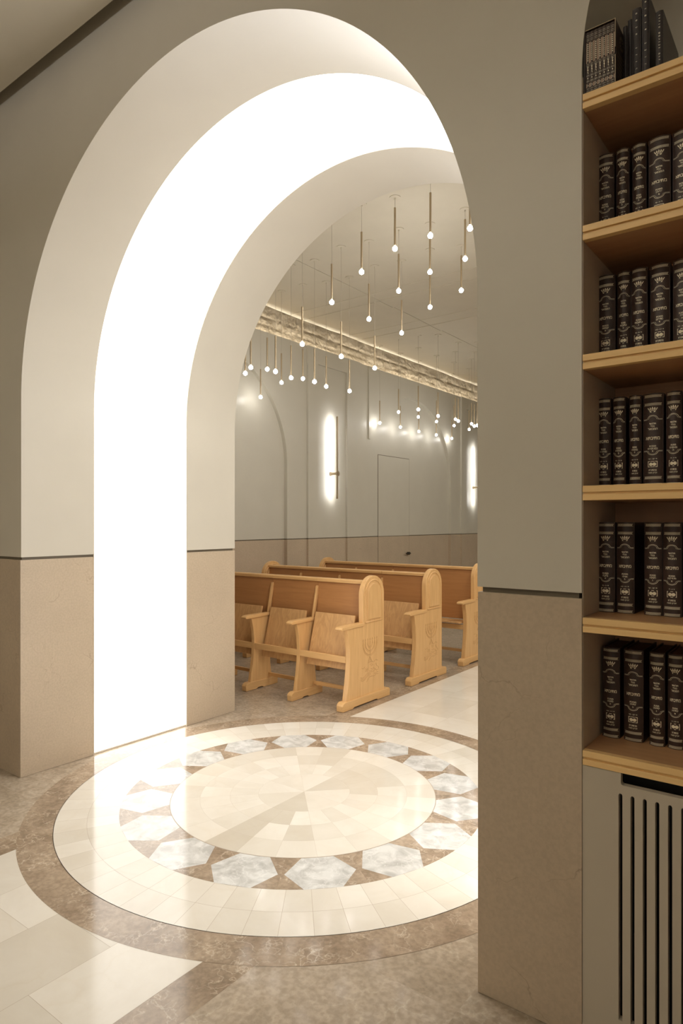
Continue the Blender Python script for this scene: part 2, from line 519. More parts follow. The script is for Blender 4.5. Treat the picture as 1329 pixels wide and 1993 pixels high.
# ceiling of the hall: two leaves with an open seam, shallow cross bands
m = MB()
edge = [(-5.60, YB)]
y = YB
while y < HYM:
    y += R.uniform(0.12, 0.5)
    edge.append((-5.60 + R.uniform(-0.012, 0.018), min(y, HYM)))
m.prism(edge + [(-4.379, HYM), (-4.379, YB)], HZ, HZ + 0.05, 'z')
m.box((-4.371, YB, HZ), (HX1, HYM, HZ + 0.05)); m.box((-4.6, YB, HZ + 0.05), (HX1, HYM, HZ + 0.08))
for a, b in ((6.55, 6.84), (7.76, 8.06), (10.98, 11.27), (12.19, 12.49)):
    m.box((-5.585, a, HZ - 0.010), (-4.379, b, HZ)); m.box((-4.371, a, HZ - 0.010), (HX1, b, HZ))
    m.box((-5.585, a - 0.26, HZ - 0.004), (-4.379, a, HZ)); m.box((-4.371, a - 0.26, HZ - 0.004), (HX1, a, HZ))
m.box((-5.95, YB, 4.42), (HX1, HYM, 4.46))
struct(m.build('ceiling', M['ceiling']), 'beige hall ceiling with a long seam and faint cross bands')

# rough old masonry showing in the gap over the side wall
NYB, NZB = 900, 44
vs = []; fs = []
rr = random.Random(3)
cols = {}
rowsz = [3.50, 3.72, 3.83, 3.94, 4.05, 4.42]
joints = []
for k in range(5):
    js = []; yy = YB - 0.2
    while yy < HYM + 0.3:
        js.append(yy); yy += rr.uniform(0.22, 0.55)
    joints.append(js)
blk = [[rr.uniform(0, 0.03) for _ in j] for j in joints]
from mathutils import noise
for j in range(NZB + 1):
    z = 3.52 + (4.42 - 3.52) * j / NZB
    for i in range(NYB + 1):
        y = YB + (HYM - YB) * i / NYB
        zz = z + 0.015 * noise.noise(Vector((y * 1.7, 0, 3)))
        k = 0
        while k < 4 and zz > rowsz[k + 1]: k += 1
        dz = min(abs(zz - rowsz[k]), abs(zz - rowsz[k + 1]))
        js = joints[k]; bi = 0
        while bi < len(js) - 2 and y > js[bi + 1]: bi += 1
        dy = min(abs(y - js[bi]), abs(y - js[bi + 1]))
        d = min(dz, dy)
        h = min(1.0, d / 0.014) * (0.009 + 0.35 * blk[k][bi])
        h += 0.009 * noise.fractal(Vector((y * 5, z * 9, 1)), 1.0, 2.0, 4)
        vs.append((-5.80 + h, y, z))
for j in range(NZB):
    for i in range(NYB):
        a = j * (NYB + 1) + i
        fs.append((a, a + 1, a + NYB + 2, a + NYB + 1))
m = MB(); m.add(vs, fs); m.box((-5.95, YB, 3.5), (-5.83, HYM, 4.46))
struct(m.build('trim_1', M['rough'], smooth=60), 'band of rough old stone masonry under the hall ceiling')
m = MB(); m.box((-5.725, YB + 0.05, 3.631), (-5.670, HYM - 0.05, 3.642))
led = m.build('cove_light_strip', M['cove'])
tag(led, 'warm strip light along the top of the hall wall below the rough stone', 'strip light')

# flush door in the second recess
dr = empty('door_1', (-5.65, 8.395, 0)); dr['kind'] = 'structure'; dr['label'] = 'flush door hidden in the arched recess of the hall wall'; dr['category'] = 'door'
DW, DH = 0.925, 2.50
m = MB(); m.box((0, 0, 0), (0.004, DW, DH)); m.build('door_gap', M['groove'], dr)
m = MB(); m.box((0, 0.008, 1.240), (0.006, DW - 0.008, DH - 0.009)); m.build('upper_leaf', M['hall_plaster'], dr)
m = MB(); m.box((0, 0.008, 0.008), (0.006, DW - 0.008, 1.231)); m.build('lower_leaf', M['dado'], dr)
m = MB(); m.tube([(0.006, DW - 0.06, 0.945), (0.05, DW - 0.06, 0.945)], 0.024, 12); m.tube([(0.05, DW - 0.04, 0.945), (0.055, DW - 0.10, 0.945), (0.05, DW - 0.17, 0.945)], 0.011, 8)
m.build('door_handle', M['darkmetal'], dr, smooth=40)

# ------------------------------------------------------------------ luminous arch panel
lp = empty('arch_light', (AX, (YL0 + YL1) / 2, 0))
tag(lp, 'broad glowing white light panel lining the jambs and vault of the deep arch', 'light panel')
ro, ri = RA + 0.020, RA + 0.014
out = [(-ro - 0.003, 0.004), (-ro - 0.003, 1.24), (-ro, 1.26)] + arc(0, SP, ro, PI, 0, 96) + [(ro, 1.26), (ro + 0.003, 1.24), (ro + 0.003, 0.004)]
inn = [(ri + 0.001, 0.004)] + arc(0, SP, ri, 0, PI, 96) + [(-ri - 0.001, 0.004)]
HW = (YL1 - YL0) / 2 - 0.006
m = MB()
n = len(inn)
ou = arc(0, SP, ro, 0, PI, 96); ou = [(ro, 0.004)] + ou + [(-ro, 0.004)]
vs = []
for (a, b) in ((inn, -HW), (inn, HW), (ou, HW), (ou, -HW)):
    vs += [(p[0], b, p[1]) for p in a]
fs = []
for k in range(4):
    o1, o2 = k * n, ((k + 1) % 4) * n
    for i in range(n - 1):
        fs.append((o1 + i, o2 + i, o2 + i + 1, o1 + i + 1))
m.add(vs, fs)
m.build('luminous_skin', M['panel_light'], lp, smooth=20)
def arch_band(ra, rb, ya, yb):
    m_ = MB(); A = [(ra, 0.0)] + arc(0, SP, ra, 0, PI, 96) + [(-ra, 0.0)]; B = [(rb, 0.0)] + arc(0, SP, rb, 0, PI, 96) + [(-rb, 0.0)]
    k_ = len(A); vs_ = []
    for (a, b) in ((A, ya), (A, yb), (B, yb), (B, ya)):
        vs_ += [(p[0], b, p[1]) for p in a]
    f_ = []
    for q_ in range(4):
        o1_, o2_ = q_ * k_, ((q_ + 1) % 4) * k_
        for i_ in range(k_ - 1):
            f_.append((o1_ + i_, o2_ + i_, o2_ + i_ + 1, o1_ + i_ + 1))
    m_.add(vs_, f_)
    return m_


arch_band(RA + 0.001, RA + 0.0195, -(YL1 - YL0) / 2 + 0.0005, -(YL1 - YL0) / 2 + 0.0045).build('edge_profile', M['lip'], lp, smooth=20)
arch_band(RA + 0.001, RA + 0.0195, (YL1 - YL0) / 2 - 0.0055, (YL1 - YL0) / 2 - 0.0005).build('edge_profile', M['lip'], lp, smooth=20)
for sx in (-1, 1):
    m = MB()
    x0, x1 = sorted((sx * (ri - 0.0015), sx * (ri + 0.002)))
    m.box((x0, -HW, 0.174), (x1, HW, 0.178))
    m.build('joint_line', M['lip'], lp)
    m = MB()
    x0, x1 = sorted((sx * (ri - 0.003), sx * (ri + 0.004)))
    m.box((x0, -HW, 0.0), (x1, HW, 0.010))
    m.build('sill', M['lip'], lp)

# ------------------------------------------------------------------ floor
fl = MB()
FM = [M['taupe'], M['brown'], M['cream'], M['grout'], M['white_marble']]
TAU_, BRO, CRE, GRO, WHI = range(5)
RC = (AX + 0.001, 2.70)
FY1 = HYM


def tone(lo=0.0, hi=1.0):
    return (R.uniform(lo, hi), R.random(), R.random())


def rect(x0, y0, x1, y1, z, mi, t, gap=0.0012):
    fl.add([(x0 + gap, y0 + gap, z), (x1 - gap, y0 + gap, z), (x1 - gap, y1 - gap, z), (x0 + gap, y1 - gap, z)], [(0, 1, 2, 3)], mi, t)


def sector(r0, r1, a0, a1, z, mi, t, gap=0.0010):
    nseg = max(2, int(abs(a1 - a0) / math.radians(2.0)))
    g0 = gap / max(r0, 0.02); g1 = gap / r1
    P = []
    if r0 > 0.001:
        P += [(RC[0] + (r0 + gap) * math.cos(a0 + g0 + (a1 - a0 - 2 * g0) * i / nseg), RC[1] + (r0 + gap) * math.sin(a0 + g0 + (a1 - a0 - 2 * g0) * i / nseg), z) for i in range(nseg + 1)]
    else:
        P.append((RC[0] + gap * math.cos((a0 + a1) / 2), RC[1] + gap * math.sin((a0 + a1) / 2), z))
    P += [(RC[0] + (r1 - gap) * math.cos(a1 - g1 - (a1 - a0 - 2 * g1) * i / nseg), RC[1] + (r1 - gap) * math.sin(a1 - g1 - (a1 - a0 - 2 * g1) * i / nseg), z) for i in range(nseg + 1)]
    fl.add(P, [tuple(range(len(P) - 1, -1, -1))], mi, t)


def disc(r, z, mi, t=None):
    P = [(RC[0] + r * math.cos(2 * PI * i / 180), RC[1] + r * math.sin(2 * PI * i / 180), z) for i in range(180)]
    fl.add(P, [tuple(range(180))], mi, t)


fl.box((LX0 - 0.2, LY0 - 0.2, -0.1), (LX1 + 0.2, HYM + 0.2, -0.0016), GRO)
dz = 0.0002
z0 = -0.0014
bx = [-1.52 + 0.62 * i for i in range(-9, 9)]
by = [LY0 + 0.62 * i for i in range(0, 32)]
for i in range(len(bx) - 1):
    for j in range(len(by) - 1):
        x0, x1, y0, y1 = bx[i], bx[i + 1], by[j], by[j + 1]
        rect(max(x0, LX0), y0, min(x1, LX1 + 0.2), min(y1, FY1), z0, TAU_, tone(0.35, 0.75), 0.0004)
z1 = z0 + dz
for (xa, xb) in ((-3.065, -2.91), (-1.673, -1.52)):
    y = LY0
    while y < FY1:
        l = R.uniform(0.5, 0.7)
        rect(xa, y, xb, min(y + l, FY1), z1, BRO, tone(0.3, 0.9), 0.0004); y += l
fl.add([(-2.91, LY0, z1), (-1.673, LY0, z1), (-1.673, FY1, z1), (-2.91, FY1, z1)], [(0, 1, 2, 3)], GRO)
z2 = z1 + dz
cx = [-2.91, -2.60, -2.305, -1.982, -1.673]
for i in range(4):
    y = LY0 + R.uniform(0, 0.3)
    rect(cx[i], LY0, cx[i + 1], y, z2, CRE, tone(), 0.0006)
    while y < FY1:
        l = R.uniform(0.42, 0.72)
        rect(cx[i], y, cx[i + 1], min(y + l, FY1), z2, CRE, tone(0.35, 1.0), 0.0006); y += l
z3 = z2 + dz
disc(1.393, z3, BRO)
z4 = z3 + dz
for k in range(18):
    sector(1.237, 1.393, 2 * PI * (k + 0.35) / 18, 2 * PI * (k + 1.35) / 18, z4, BRO, tone(0.3, 0.9), 0.0003)
disc(1.242, z4, GRO)
z5 = z4 + dz
for (ra, rb) in ((0.945, 1.093), (1.093, 1.24)):
    for k in range(60):
        sector(ra, rb, 2 * PI * k / 60, 2 * PI * (k + 1) / 60, z5, CRE, tone(0.5, 1.0), 0.0006)
disc(0.9455, z5 + dz * 0.5, BRO, (0.6, 0.3, 0.8))
z6 = z5 + dz
for k in range(32):
    sector(0.69, 0.945, 2 * PI * (k + 0.0) / 32, 2 * PI * (k + 1.0) / 32, z6, BRO, tone(0.5, 1.0), 0.0)
z7 = z6 + dz
for k in range(16):
    a = 2 * PI * k / 16
    hh, sd, tp = 0.1225, 0.0735, 0.150
    rc = 0.822
    P = []
    for (rad, tan) in ((rc - hh, -0.070), (rc - hh, 0.070), (rc, tp), (rc + hh, 0.078), (rc + hh, -0.078), (rc, -tp)):
        P.append((RC[0] + rad * math.cos(a) - tan * math.sin(a), RC[1] + rad * math.sin(a) + tan * math.cos(a), z7))
    fl.add(P, [tuple(range(6))], WHI, tone(0.5, 1.0))
z8 = z7 + dz
disc(0.703, z8, GRO)
z9 = z8 + dz
U = 2 * PI / 16


def ctone(ring, u0):
    u = u0 % 16
    if ring == 0:
        return {12: 0.05, 2: 0.15}.get(round(u), R.uniform(0.6, 1.0))
    if 11.9 < u < 12.6: return 0.05
    if ring == 1 and 12.6 < u < 13.3: return 0.08
    if ring == 1 and (1.2 < u < 3.9): return 0.25
    if ring == 2 and 13.2 < u < 13.9: return 0.3
    if ring == 2 and (1.9 < u < 5.9): return R.uniform(0.2, 0.5)
    if ring == 3 and (5.9 < u < 7.4 or 4 < u < 5.2): return R.uniform(0.2, 0.4)
    return R.uniform(0.5, 1.0)


for k in range(8):
    sector(0.0, 0.245, 2 * k * U, (2 * k + 2) * U, z9, CRE, (ctone(0, 2 * k), R.random(), R.random()), 0.0003)
for ring, (ra, rb) in enumerate(((0.245, 0.395), (0.395, 0.55), (0.55, 0.70))):
    for k in range(24):
        sector(ra, rb, k * U * 2 / 3, (k + 1) * U * 2 / 3, z9, CRE, (ctone(ring + 1, k * 2 / 3), R.random(), R.random()), 0.0003)
struct(fl.build('floor', FM, tone=True, recalc=False), 'polished marble floor with a round inlaid medallion')

# ------------------------------------------------------------------ pews
def front_curve():
    return [(0.062, 0.06), (0.074, 0.13), (0.088, 0.20), (0.100, 0.28), (0.107, 0.36), (0.108, 0.43), (0.102, 0.50), (0.090, 0.56), (0.076, 0.61), (0.072, 0.628)]


def foot_outline(l):
    return [(0.004, 0.0), (0.13, 0.0), (0.15, 0.010), (l - 0.20, 0.010), (l - 0.18, 0.0), (l - 0.003, 0.0), (l, 0.05), (l - 0.012, 0.066), (0.032, 0.070), (0.010, 0.060), (0.0, 0.045)]


def arm_mesh(cx, w, y1):
    m = MB()
    m.prism([(-0.006, 0.628), (0.004, 0.621), (y1, 0.625), (y1, 0.650), (0.03, 0.650), (0.004, 0.645), (-0.006, 0.638)], cx - w / 2, cx + w / 2, 'x')
    return m


def ribbon_tube(m, pts, x, r=0.0016):
    m.tube([(x, p[0], p[1]) for p in pts], r, 5)


def menorah(x, s, parent):
    """seven branches with flames, over a stepped peak"""
    cy, cz = 0.380, 0.478
    m = MB()
    for r in (0.030, 0.062, 0.094):
        ribbon_tube(m, [(cy + r * math.cos(a), cz + r * math.sin(a)) for a in [PI + PI * i / 18 for i in range(19)]], x, 0.0022)
        ribbon_tube(m, [(cy + (r + 0.010) * math.cos(a), cz + (r + 0.010) * math.sin(a)) for a in [PI + PI * i / 18 for i in range(19)]], x, 0.0013)
    for k in range(-3, 4):
        yy = cy + k * 0.0325
        top = cz + 0.018
        ribbon_tube(m, [(yy, cz - (0.0 if k else 0.10)), (yy, top)], x, 0.0024)
        ribbon_tube(m, [(yy - 0.006, top + 0.004), (yy - 0.003, top + 0.012), (yy, top + 0.022), (yy + 0.004, top + 0.010), (yy + 0.002, top + 0.003)], x, 0.0015)
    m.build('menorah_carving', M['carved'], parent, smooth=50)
    m = MB()
    ribbon_tube(m, [(cy - 0.004, 0.370), (cy - 0.030, 0.318)], x); ribbon_tube(m, [(cy - 0.004, 0.370), (cy + 0.034, 0.318)], x)
    for k in range(5):
        z = 0.322 + k * 0.009; hw_ = 0.030 - k * 0.0055
        ribbon_tube(m, [(cy - hw_, z - 0.002), (cy, z), (cy + hw_, z - 0.003)], x, 0.0014)
    lines = [
        [(-.115, .292), (-.100, .285), (-.085, .287), (-.075, .296)],
        [(.030, .318), (.052, .316), (.070, .325), (.085, .332), (.092, .325), (.118, .318)],
        [(.000, .300), (.018, .308), (.038, .300), (.030, .288), (.012, .290)],
        [(-.070, .262), (-.055, .256), (-.048, .268), (-.060, .276), (-.050, .284)],
        [(-.045, .250), (-.030, .262), (-.036, .278)], [(.012, .268), (.030, .262), (.046, .270), (.062, .262)],
        [(.085, .300), (.092, .280), (.118, .268), (.126, .250)], [(.070, .260), (.092, .240), (.118, .246)],
        [(-.130, .222), (-.110, .212), (-.088, .216), (-.062, .226), (-.040, .240), (.006, .236)],
        [(-.130, .212), (-.108, .202), (-.085, .206), (-.058, .216), (-.036, .229), (.010, .225)],
        [(-.130, .202), (-.106, .193), (-.082, .197), (-.055, .207), (-.030, .219), (-.004, .215)],
        [(-.128, .193), (-.104, .184), (-.080, .189), (-.060, .199)],
        [(-.028, .188), (-.014, .202), (.020, .206), (.060, .200), (.096, .214), (.118, .206)],
        [(-.048, .170), (-.036, .182), (-.026, .192)], [(.060, .222), (.080, .216), (.094, .228), (.118, .222)],
        [(-.010, .252), (.014, .246), (.034, .254)], [(.020, .238), (.050, .240), (.064, .250)],
    ]
    for l in lines:
        ribbon_tube(m, [(cy + a, b) for a, b in l], x, 0.0017)
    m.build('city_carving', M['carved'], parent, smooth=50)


def end_panel(x0, x1, carved, pew):
    m = MB()
    pts = front_curve() + [(0.284, 0.640), (0.283, 0.700), (0.2828, 0.866)] + arc(0.435, 0.866, 0.1522, PI, 0, 28)[1:] + [(0.5872, 0.06)]
    m.prism(pts, x0, x1, 'x')
    p = m.build('end_panel', M['maple'], pew, smooth=35, bevel=0.004)
    xo = x1
    # raised arched field
    fr = MB()
    for inset, r, xx in ((0.034, 0.0065, xo - 0.0005), (0.060, 0.0040, xo - 0.0002)):
        path = [(0.2828 + inset, 0.648 + (0.0 if inset < 0.05 else 0.02)), (0.2828 + inset, 0.866)] + arc(0.435, 0.866, 0.1522 - inset, PI, 0, 24)[1:] + [(0.5872 - inset, 0.648 + (0.0 if inset < 0.05 else 0.02))]
        path = path + [path[0]]
        fr.tube([(xx, a, b) for a, b in path], r, 8, cap=False)
    f = MB()
    fr.build('arched_moulding', M['maple'], p, smooth=50)
    f.prism([(0.345, 0.668), (0.345, 0.866)] + arc(0.435, 0.866, 0.090, PI, 0, 20)[1:] + [(0.525, 0.668)], xo - 0.001, xo + 0.007, 'x')
    f.build('arched_field', M['maple'], p, smooth=35, bevel=0.005)
    if carved:
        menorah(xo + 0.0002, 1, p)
    m = MB(); m.prism(foot_outline(0.66), x0 - 0.006, x1 + 0.012, 'x')
    m.build('foot', M['maple_y'], pew, bevel=0.003)
    arm_mesh((x0 + x1) / 2 - 0.004, 0.066, 0.290).build('armrest', M['maple_y'], pew, bevel=0.004)


def make_pew(open_seat=False):
    pew = empty('pew')
    W = 2.09
    end_panel(-0.045, 0.0, True, pew)
    end_panel(-W, -W + 0.045, False, pew)
    divs = [-0.532, -1.052, -1.572]
    for x in divs:
        m = MB()
        m.prism(front_curve() + [(0.30, 0.628), (0.312, 0.50), (0.305, 0.36), (0.312, 0.20), (0.332, 0.06)], x - 0.017, x + 0.017, 'x')
        d = m.build('divider', M['maple'], pew, bevel=0.004)
        m = MB()
        m.prism([(0.292, 0.64), (0.318, 0.64), (0.372, 0.905), (0.366, 0.912), (0.354, 0.912), (0.348, 0.905)], x - 0.011, x + 0.011, 'x')
        m.build('upright', M['maple'], d, bevel=0.003)
        m = MB(); m.prism(foot_outline(0.40), x - 0.026, x + 0.026, 'x'); m.build('foot', M['maple_y'], d, bevel=0.003)
        arm_mesh(x, 0.060, 0.300).build('armrest', M['maple_y'], d, bevel=0.004)
    cells = [(-0.045, divs[0]), (divs[0], divs[1]), (divs[1], divs[2]), (divs[2], -W + 0.045)]
    for k, (xr, xl) in enumerate(cells):
        m = MB(); m.prism([(0.318, 0.43), (0.332, 0.43), (0.382, 0.948), (0.367, 0.948)], xl + 0.001, xr - 0.001, 'x')
        m.build('backrest', M['backwood'], pew)
        m = MB(); m.prism([(0.350, 0.950), (0.412, 0.950), (0.412, 0.972), (0.404, 0.980), (0.356, 0.980), (0.348, 0.972)], xl + 0.0015, xr - 0.0015, 'x')
        m.build('top_rail', M['maple_x'], pew, bevel=0.002)
        xa, xb = xl + (0.017 if k < 3 else 0.0), xr - (0.017 if k > 0 else 0.0)
        m = MB(); m.box((xa, 0.108, 0.352), (xb, 0.132, 0.402)); m.build('front_rail', M['maple_x'], pew, bevel=0.003)
        cxm = (xa + xb) / 2; hw_ = 0.205
        if open_seat and k == 0:
            m = MB(); m.prism([(0.03, 0.425), (0.06, 0.418), (0.30, 0.410), (0.30, 0.424), (0.08, 0.436), (0.035, 0.440)], cxm - 0.225, cxm + 0.225, 'x')
            m.build('seat', M['beech'], pew, bevel=0.004)
        else:
            m = MB(); m.prism([(0.192, 0.385), (0.208, 0.381), (0.296, 0.697), (0.280, 0.702)], cxm - hw_, cxm + hw_, 'x')
            s_ = m.build('seat', M['beech'], pew, bevel=0.003)
            m = MB(); m.prism([(0.150, 0.288), (0.166, 0.284), (0.196, 0.385), (0.180, 0.389)], cxm - hw_ + 0.006, cxm + hw_ - 0.006, 'x')
            m.build('seat_lip', M['beech'], s_, bevel=0.002)
        m = MB(); m.box((xa, 0.285, 0.085), (xb, 0.305, 0.115)); m.build('stretcher', M['maple_x'], pew, bevel=0.002)
    return pew


PX = -3.016
p1 = make_pew(); p1.location = (PX, 3.99, 0)
tag(p1, 'nearest light maple pew, seats folded up, largest carved menorah on its arched end', 'pew', 'rows of maple pews')
p2 = copy_tree(p1); p2.location = (PX, 4.99, 0)
tag(p2, 'middle maple pew standing behind the nearest one, between two other rows', 'pew', 'rows of maple pews')
p3 = make_pew(True); p3.location = (PX, 6.0, 0)
tag(p3, 'farthest maple pew, aisle seat folded down, its end cut off by the pillar', 'pew', 'rows of maple pews')

# ------------------------------------------------------------------ pendant lamps
F_, H_, CXP, TH = 1277.0, 1017.0, 664.5, math.radians(37.1)
PEND = {  # number: (x, y, z of the globe, label)
    1: (-2.537, 4.505, 3.69), 2: (-2.889, 4.545, 3.69), 3: (-3.176, 4.478, 3.545), 4: (-3.541, 4.541, 3.383),
    5: (-2.896, 5.135, 3.68), 6: (-3.171, 5.623, 3.55), 7: (-3.176, 5.060, 3.55), 8: (-3.538, 5.692, 3.378),
    9: (-3.538, 5.109, 3.375), 10: (-2.223, 4.554, 3.68), 11: (-2.525, 5.079, 3.69), 12: (-2.888, 5.728, 3.682),
    13: (-3.835, 4.487, 3.052), 14: (-3.822, 5.049, 3.052), 15: (-3.833, 5.639, 3.052), 16: (-4.845, 4.772, 2.98),
    17: (-4.528, 4.533, 2.95), 18: (-5.486, 5.656, 2.944), 19: (-4.810, 5.059, 3.07), 20: (-4.247, 4.580, 2.88),
    21: (-5.102, 5.602, 3.06), 22: (-4.511, 5.100, 2.947), 23: (-4.776, 5.598, 3.06), 24: (-4.237, 5.148, 2.88),
    25: (-4.512, 5.686, 2.955), 26: (-4.224, 5.729, 2.877), 27: (-5.500, 8.227, 2.949), 28: (-5.072, 8.077, 3.05),
    29: (-5.492, 8.798, 2.952), 30: (-4.762, 8.109, 3.06), 31: (-5.101, 8.686, 3.06), 32: (-5.508, 9.396, 2.95),
    33: (-4.520, 8.246, 2.96), 34: (-5.102, 9.258, 3.06), 35: (-5.486, 9.945, 2.95), 36: (-4.755, 9.232, 3.06),
    37: (-4.476, 8.781, 2.95), 38: (-5.090, 9.832, 3.062), 39: (-5.510, 10.56, 2.955), 40: (-5.090, 10.39, 3.062),
    41: (-4.761, 9.811, 3.06), 42: (-4.520, 9.41, 2.953), 43: (-4.246, 8.94, 2.885)}
PL = {
    1: 'large brass pendant, topmost of three stacked in one line under the rear arch crown',
    5: 'brass pendant lamp, middle one of the three stacked in one vertical line near the pillar',
    6: 'brass pendant lamp, lowest of the three stacked in one vertical line near the pillar',
    2: 'brass pendant left of the stacked line of three, high under its ceiling rose',
    3: 'brass pendant near the curve of the rear arch, second large one from the left',
    4: 'brass pendant against the ceiling, closest to the left curve of the rear arch',
    7: 'brass pendant directly below and slightly right of the highest left lamp of the cluster',
    8: 'brass pendant lowest against the ceiling, left of the stacked line of three',
    9: 'brass pendant hanging in front of the ceiling seam, right of the cornermost ceiling lamp',
    10: 'brass pendant half hidden by the pillar, only lower rod and globe showing top right',
    11: 'brass pendant just left of the one half hidden by the pillar',
    12: 'brass pendant below the top right pair, beside the pillar over the ceiling bands',
    13: 'thin pendant, leftmost of three whose globes meet the glowing cove',
    14: 'thin pendant, middle of three whose globes meet the glowing cove',
    15: 'thin pendant, rightmost of three whose globes meet the glowing cove',
    16: 'pendant globe touching the left edge of the rear arch opening, lowest of the first pair',
    17: 'pendant beside the left arch edge, upper of the first pair',
    18: 'low pendant with its globe far down at left, lighting up the wall',
    19: 'pendant third from the arch edge in the left row over the wall',
    20: 'very long thin dark pendant, fourth from the arch edge in the left row',
    21: 'short pendant hanging slightly lower, fifth from the arch edge in the left row',
    22: 'pendant sixth from the arch edge, left of the one under the cove globe',
    23: 'pendant directly under the leftmost globe that meets the cove',
    24: 'bright edged pendant crossing the rough stone band, left of the wall panel',
    25: 'pendant in front of the top of the wall panel holding the left sconce',
    26: 'pendant right of the tall wall panel, last and lowest of the left row',
    27: 'pendant at the left shoulder of the arched wall recess, close to the wall',
    28: 'small pendant at the upper left of the recess arch, higher of two close together',
    29: 'small low pendant near the wall, under the upper left curve of the recess',
    30: 'pendant over the crown of the recess arch, highest of three in a line',
    31: 'pendant over the crown of the recess arch, middle globe of three in a line',
    32: 'pendant under the crown of the recess arch, lowest globe of three in a line',
    33: 'pendant at the right curve of the recess arch, highest of its three',
    34: 'pendant at the right curve of the recess arch, middle of its three',
    35: 'small pendant at the right curve of the recess arch, lowest of its three',
    36: 'distant pendant right of the recess, upper left globe of the close cluster',
    37: 'distant pendant right of the recess, brightest right globe of the close cluster',
    38: 'distant pendant right of the recess, lower left globe of the close cluster',
    39: 'distant pendant hanging lowest between the recess and the right sconce',
    40: 'distant pendant over the right sconce, lowest globe and left of its group',
    41: 'distant pendant over the right sconce, highest globe of its group',
    42: 'distant pendant over the right sconce, second globe from the pillar edge',
    43: 'distant pendant over the right sconce, globe touching the pillar edge'}


def make_pendant():
    p = empty('pendant_lamp')
    m = MB(); m.tube([(0, 0, 0.335), (0, 0, 0.026)], 0.0085, 12); m.build('rod', M['brass'], p, smooth=40)
    m = MB(); m.sphere((0, 0, 0), 0.0205, 14, 10); m.build('globe', M['bulb'], p, smooth=80)
    return p


def add_cord(p, z):
    m = MB(); m.tube([(0, 0, HZ - z), (0, 0, 0.334)], 0.0016, 5); m.build('cord', M['cord'], p, smooth=60)
    m = MB(); m.tube([(0, 0, HZ - z - 0.006), (0, 0, HZ - z + 0.002)], 0.046, 28); m.tube([(0, 0, HZ - z - 0.02), (0, 0, HZ - z - 0.005)], 0.006, 8)
    m.build('ceiling_rose', M['ceiling'], p, smooth=40)


proto = make_pendant(); first = True
for k, (x, y, z) in PEND.items():
    p = proto if first else copy_tree(proto_src)
    if first:
        proto_src = proto
        # keep an unmodified pair of children to copy from
        base_children = list(proto.children)
        first = False
    for ch in list(p.children):
        if ch.name.split('.')[0] in ('cord', 'ceiling_rose'):
            bpy.data.objects.remove(ch)
    p.location = (x, y, z)
    add_cord(p, z)
    tag(p, PL[k], 'pendant lamp', 'thin brass pendant lamps with glowing globes')

# ------------------------------------------------------------------ wall sconces
def make_sconce():
    s = empty('wall_sconce')
    m = MB(); m.prism([(0.006, -0.008), (0.006, 0.008), (-0.012, 0.008), (-0.012, 0.0066), (-0.004, 0.0066), (-0.004, -0.0066), (-0.012, -0.0066), (-0.012, -0.008)], -0.345, 0.785, 'z'); m.build('bar', M['brass'], s)
    m = MB(); m.box((-0.0105, -0.0064, -0.34), (-0.0045, 0.0064, 0.78)); m.build('light_strip', M['strip'], s)
    m = MB(); m.tube([(-0.116, 0, 0), (-0.012, 0, 0)], 0.017, 16); m.tube([(-0.118, 0, 0), (-0.108, 0, 0)], 0.03, 20); m.build('wall_mount', M['brass'], s, smooth=40)
    m = MB(); m.tube([(-0.004, 0, 0), (0.014, 0, 0)], 0.036, 28); m.build('disc', M['brass'], s, smooth=40)
    return s


s1 = make_sconce(); s1.location = (-5.482, 7.155, 2.122)
tag(s1, 'tall thin brass bar sconce glowing on the wall left of the flush door', 'wall lamp', 'brass bar wall sconces')
s2 = copy_tree(s1); s2.location = (-5.482, 11.60, 2.122)
tag(s2, 'tall thin brass bar sconce partly cut off by the pillar at the right', 'wall lamp', 'brass bar wall sconces')

# ------------------------------------------------------------------ bookcase niche
SH = [2.649, 2.281, 1.920, 1.553, 1.184, 0.813]
bc = empty('bookcase', (NX0, YF, 0))
tag(bc, 'built in bookcase of pale oak shelves filling the arched niche right of the pillar', 'bookcase')
NWD = NX1 - NX0
for z in SH:
    m = MB()
    y0 = -0.003
    m.box((0.003, y0, z - 0.018), (NWD - 0.003, y0 + 0.022, z))
    m.box((0.003, y0 + 0.006, z - 0.0245), (NWD - 0.003, y0 + 0.022, z - 0.018))
    m.box((0.003, y0, z - 0.041), (NWD - 0.003, y0 + 0.022, z - 0.0245))
    sh = m.build('shelf', M['shelf_oak'], bc, bevel=0.001)
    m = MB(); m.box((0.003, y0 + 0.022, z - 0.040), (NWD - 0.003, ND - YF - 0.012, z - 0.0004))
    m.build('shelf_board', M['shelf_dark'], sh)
for xx in (0.0005, NWD - 0.0125):
    m = MB(); m.box((xx, 0.004, 0.78), (xx + 0.002, ND - YF - 0.012, 2.70)); m.build('side_panel', M['shelf_side'], bc)
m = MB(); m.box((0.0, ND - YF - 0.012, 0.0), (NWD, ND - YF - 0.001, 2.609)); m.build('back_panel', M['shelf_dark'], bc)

# ventilated cover below the shelves
cv = empty('heater_cover', (NX0, YF, 0))
tag(cv, 'grey beige cover with tall vertical slots and a notch under the lowest shelf', 'cabinet')
m = MB()
t0, t1 = 0.0, 0.020
ztop, zs, zb = 0.7705, 0.712, 0.10
slots = []
x = 0.098
while x < NWD - 0.1:
    slots.append(x); x += 0.0306
hw_ = 0.0050
xs0 = 0.0015
cur = xs0
for i, sx in enumerate(slots):
    m.box((cur, t0, zb), (sx, t1, zs)); cur = sx + 2 * hw_
m.box((cur, t0, zb), (NWD - 0.0015, t1, zs)); m.box((xs0, t0, 0.004), (NWD - 0.0015, t1, zb))
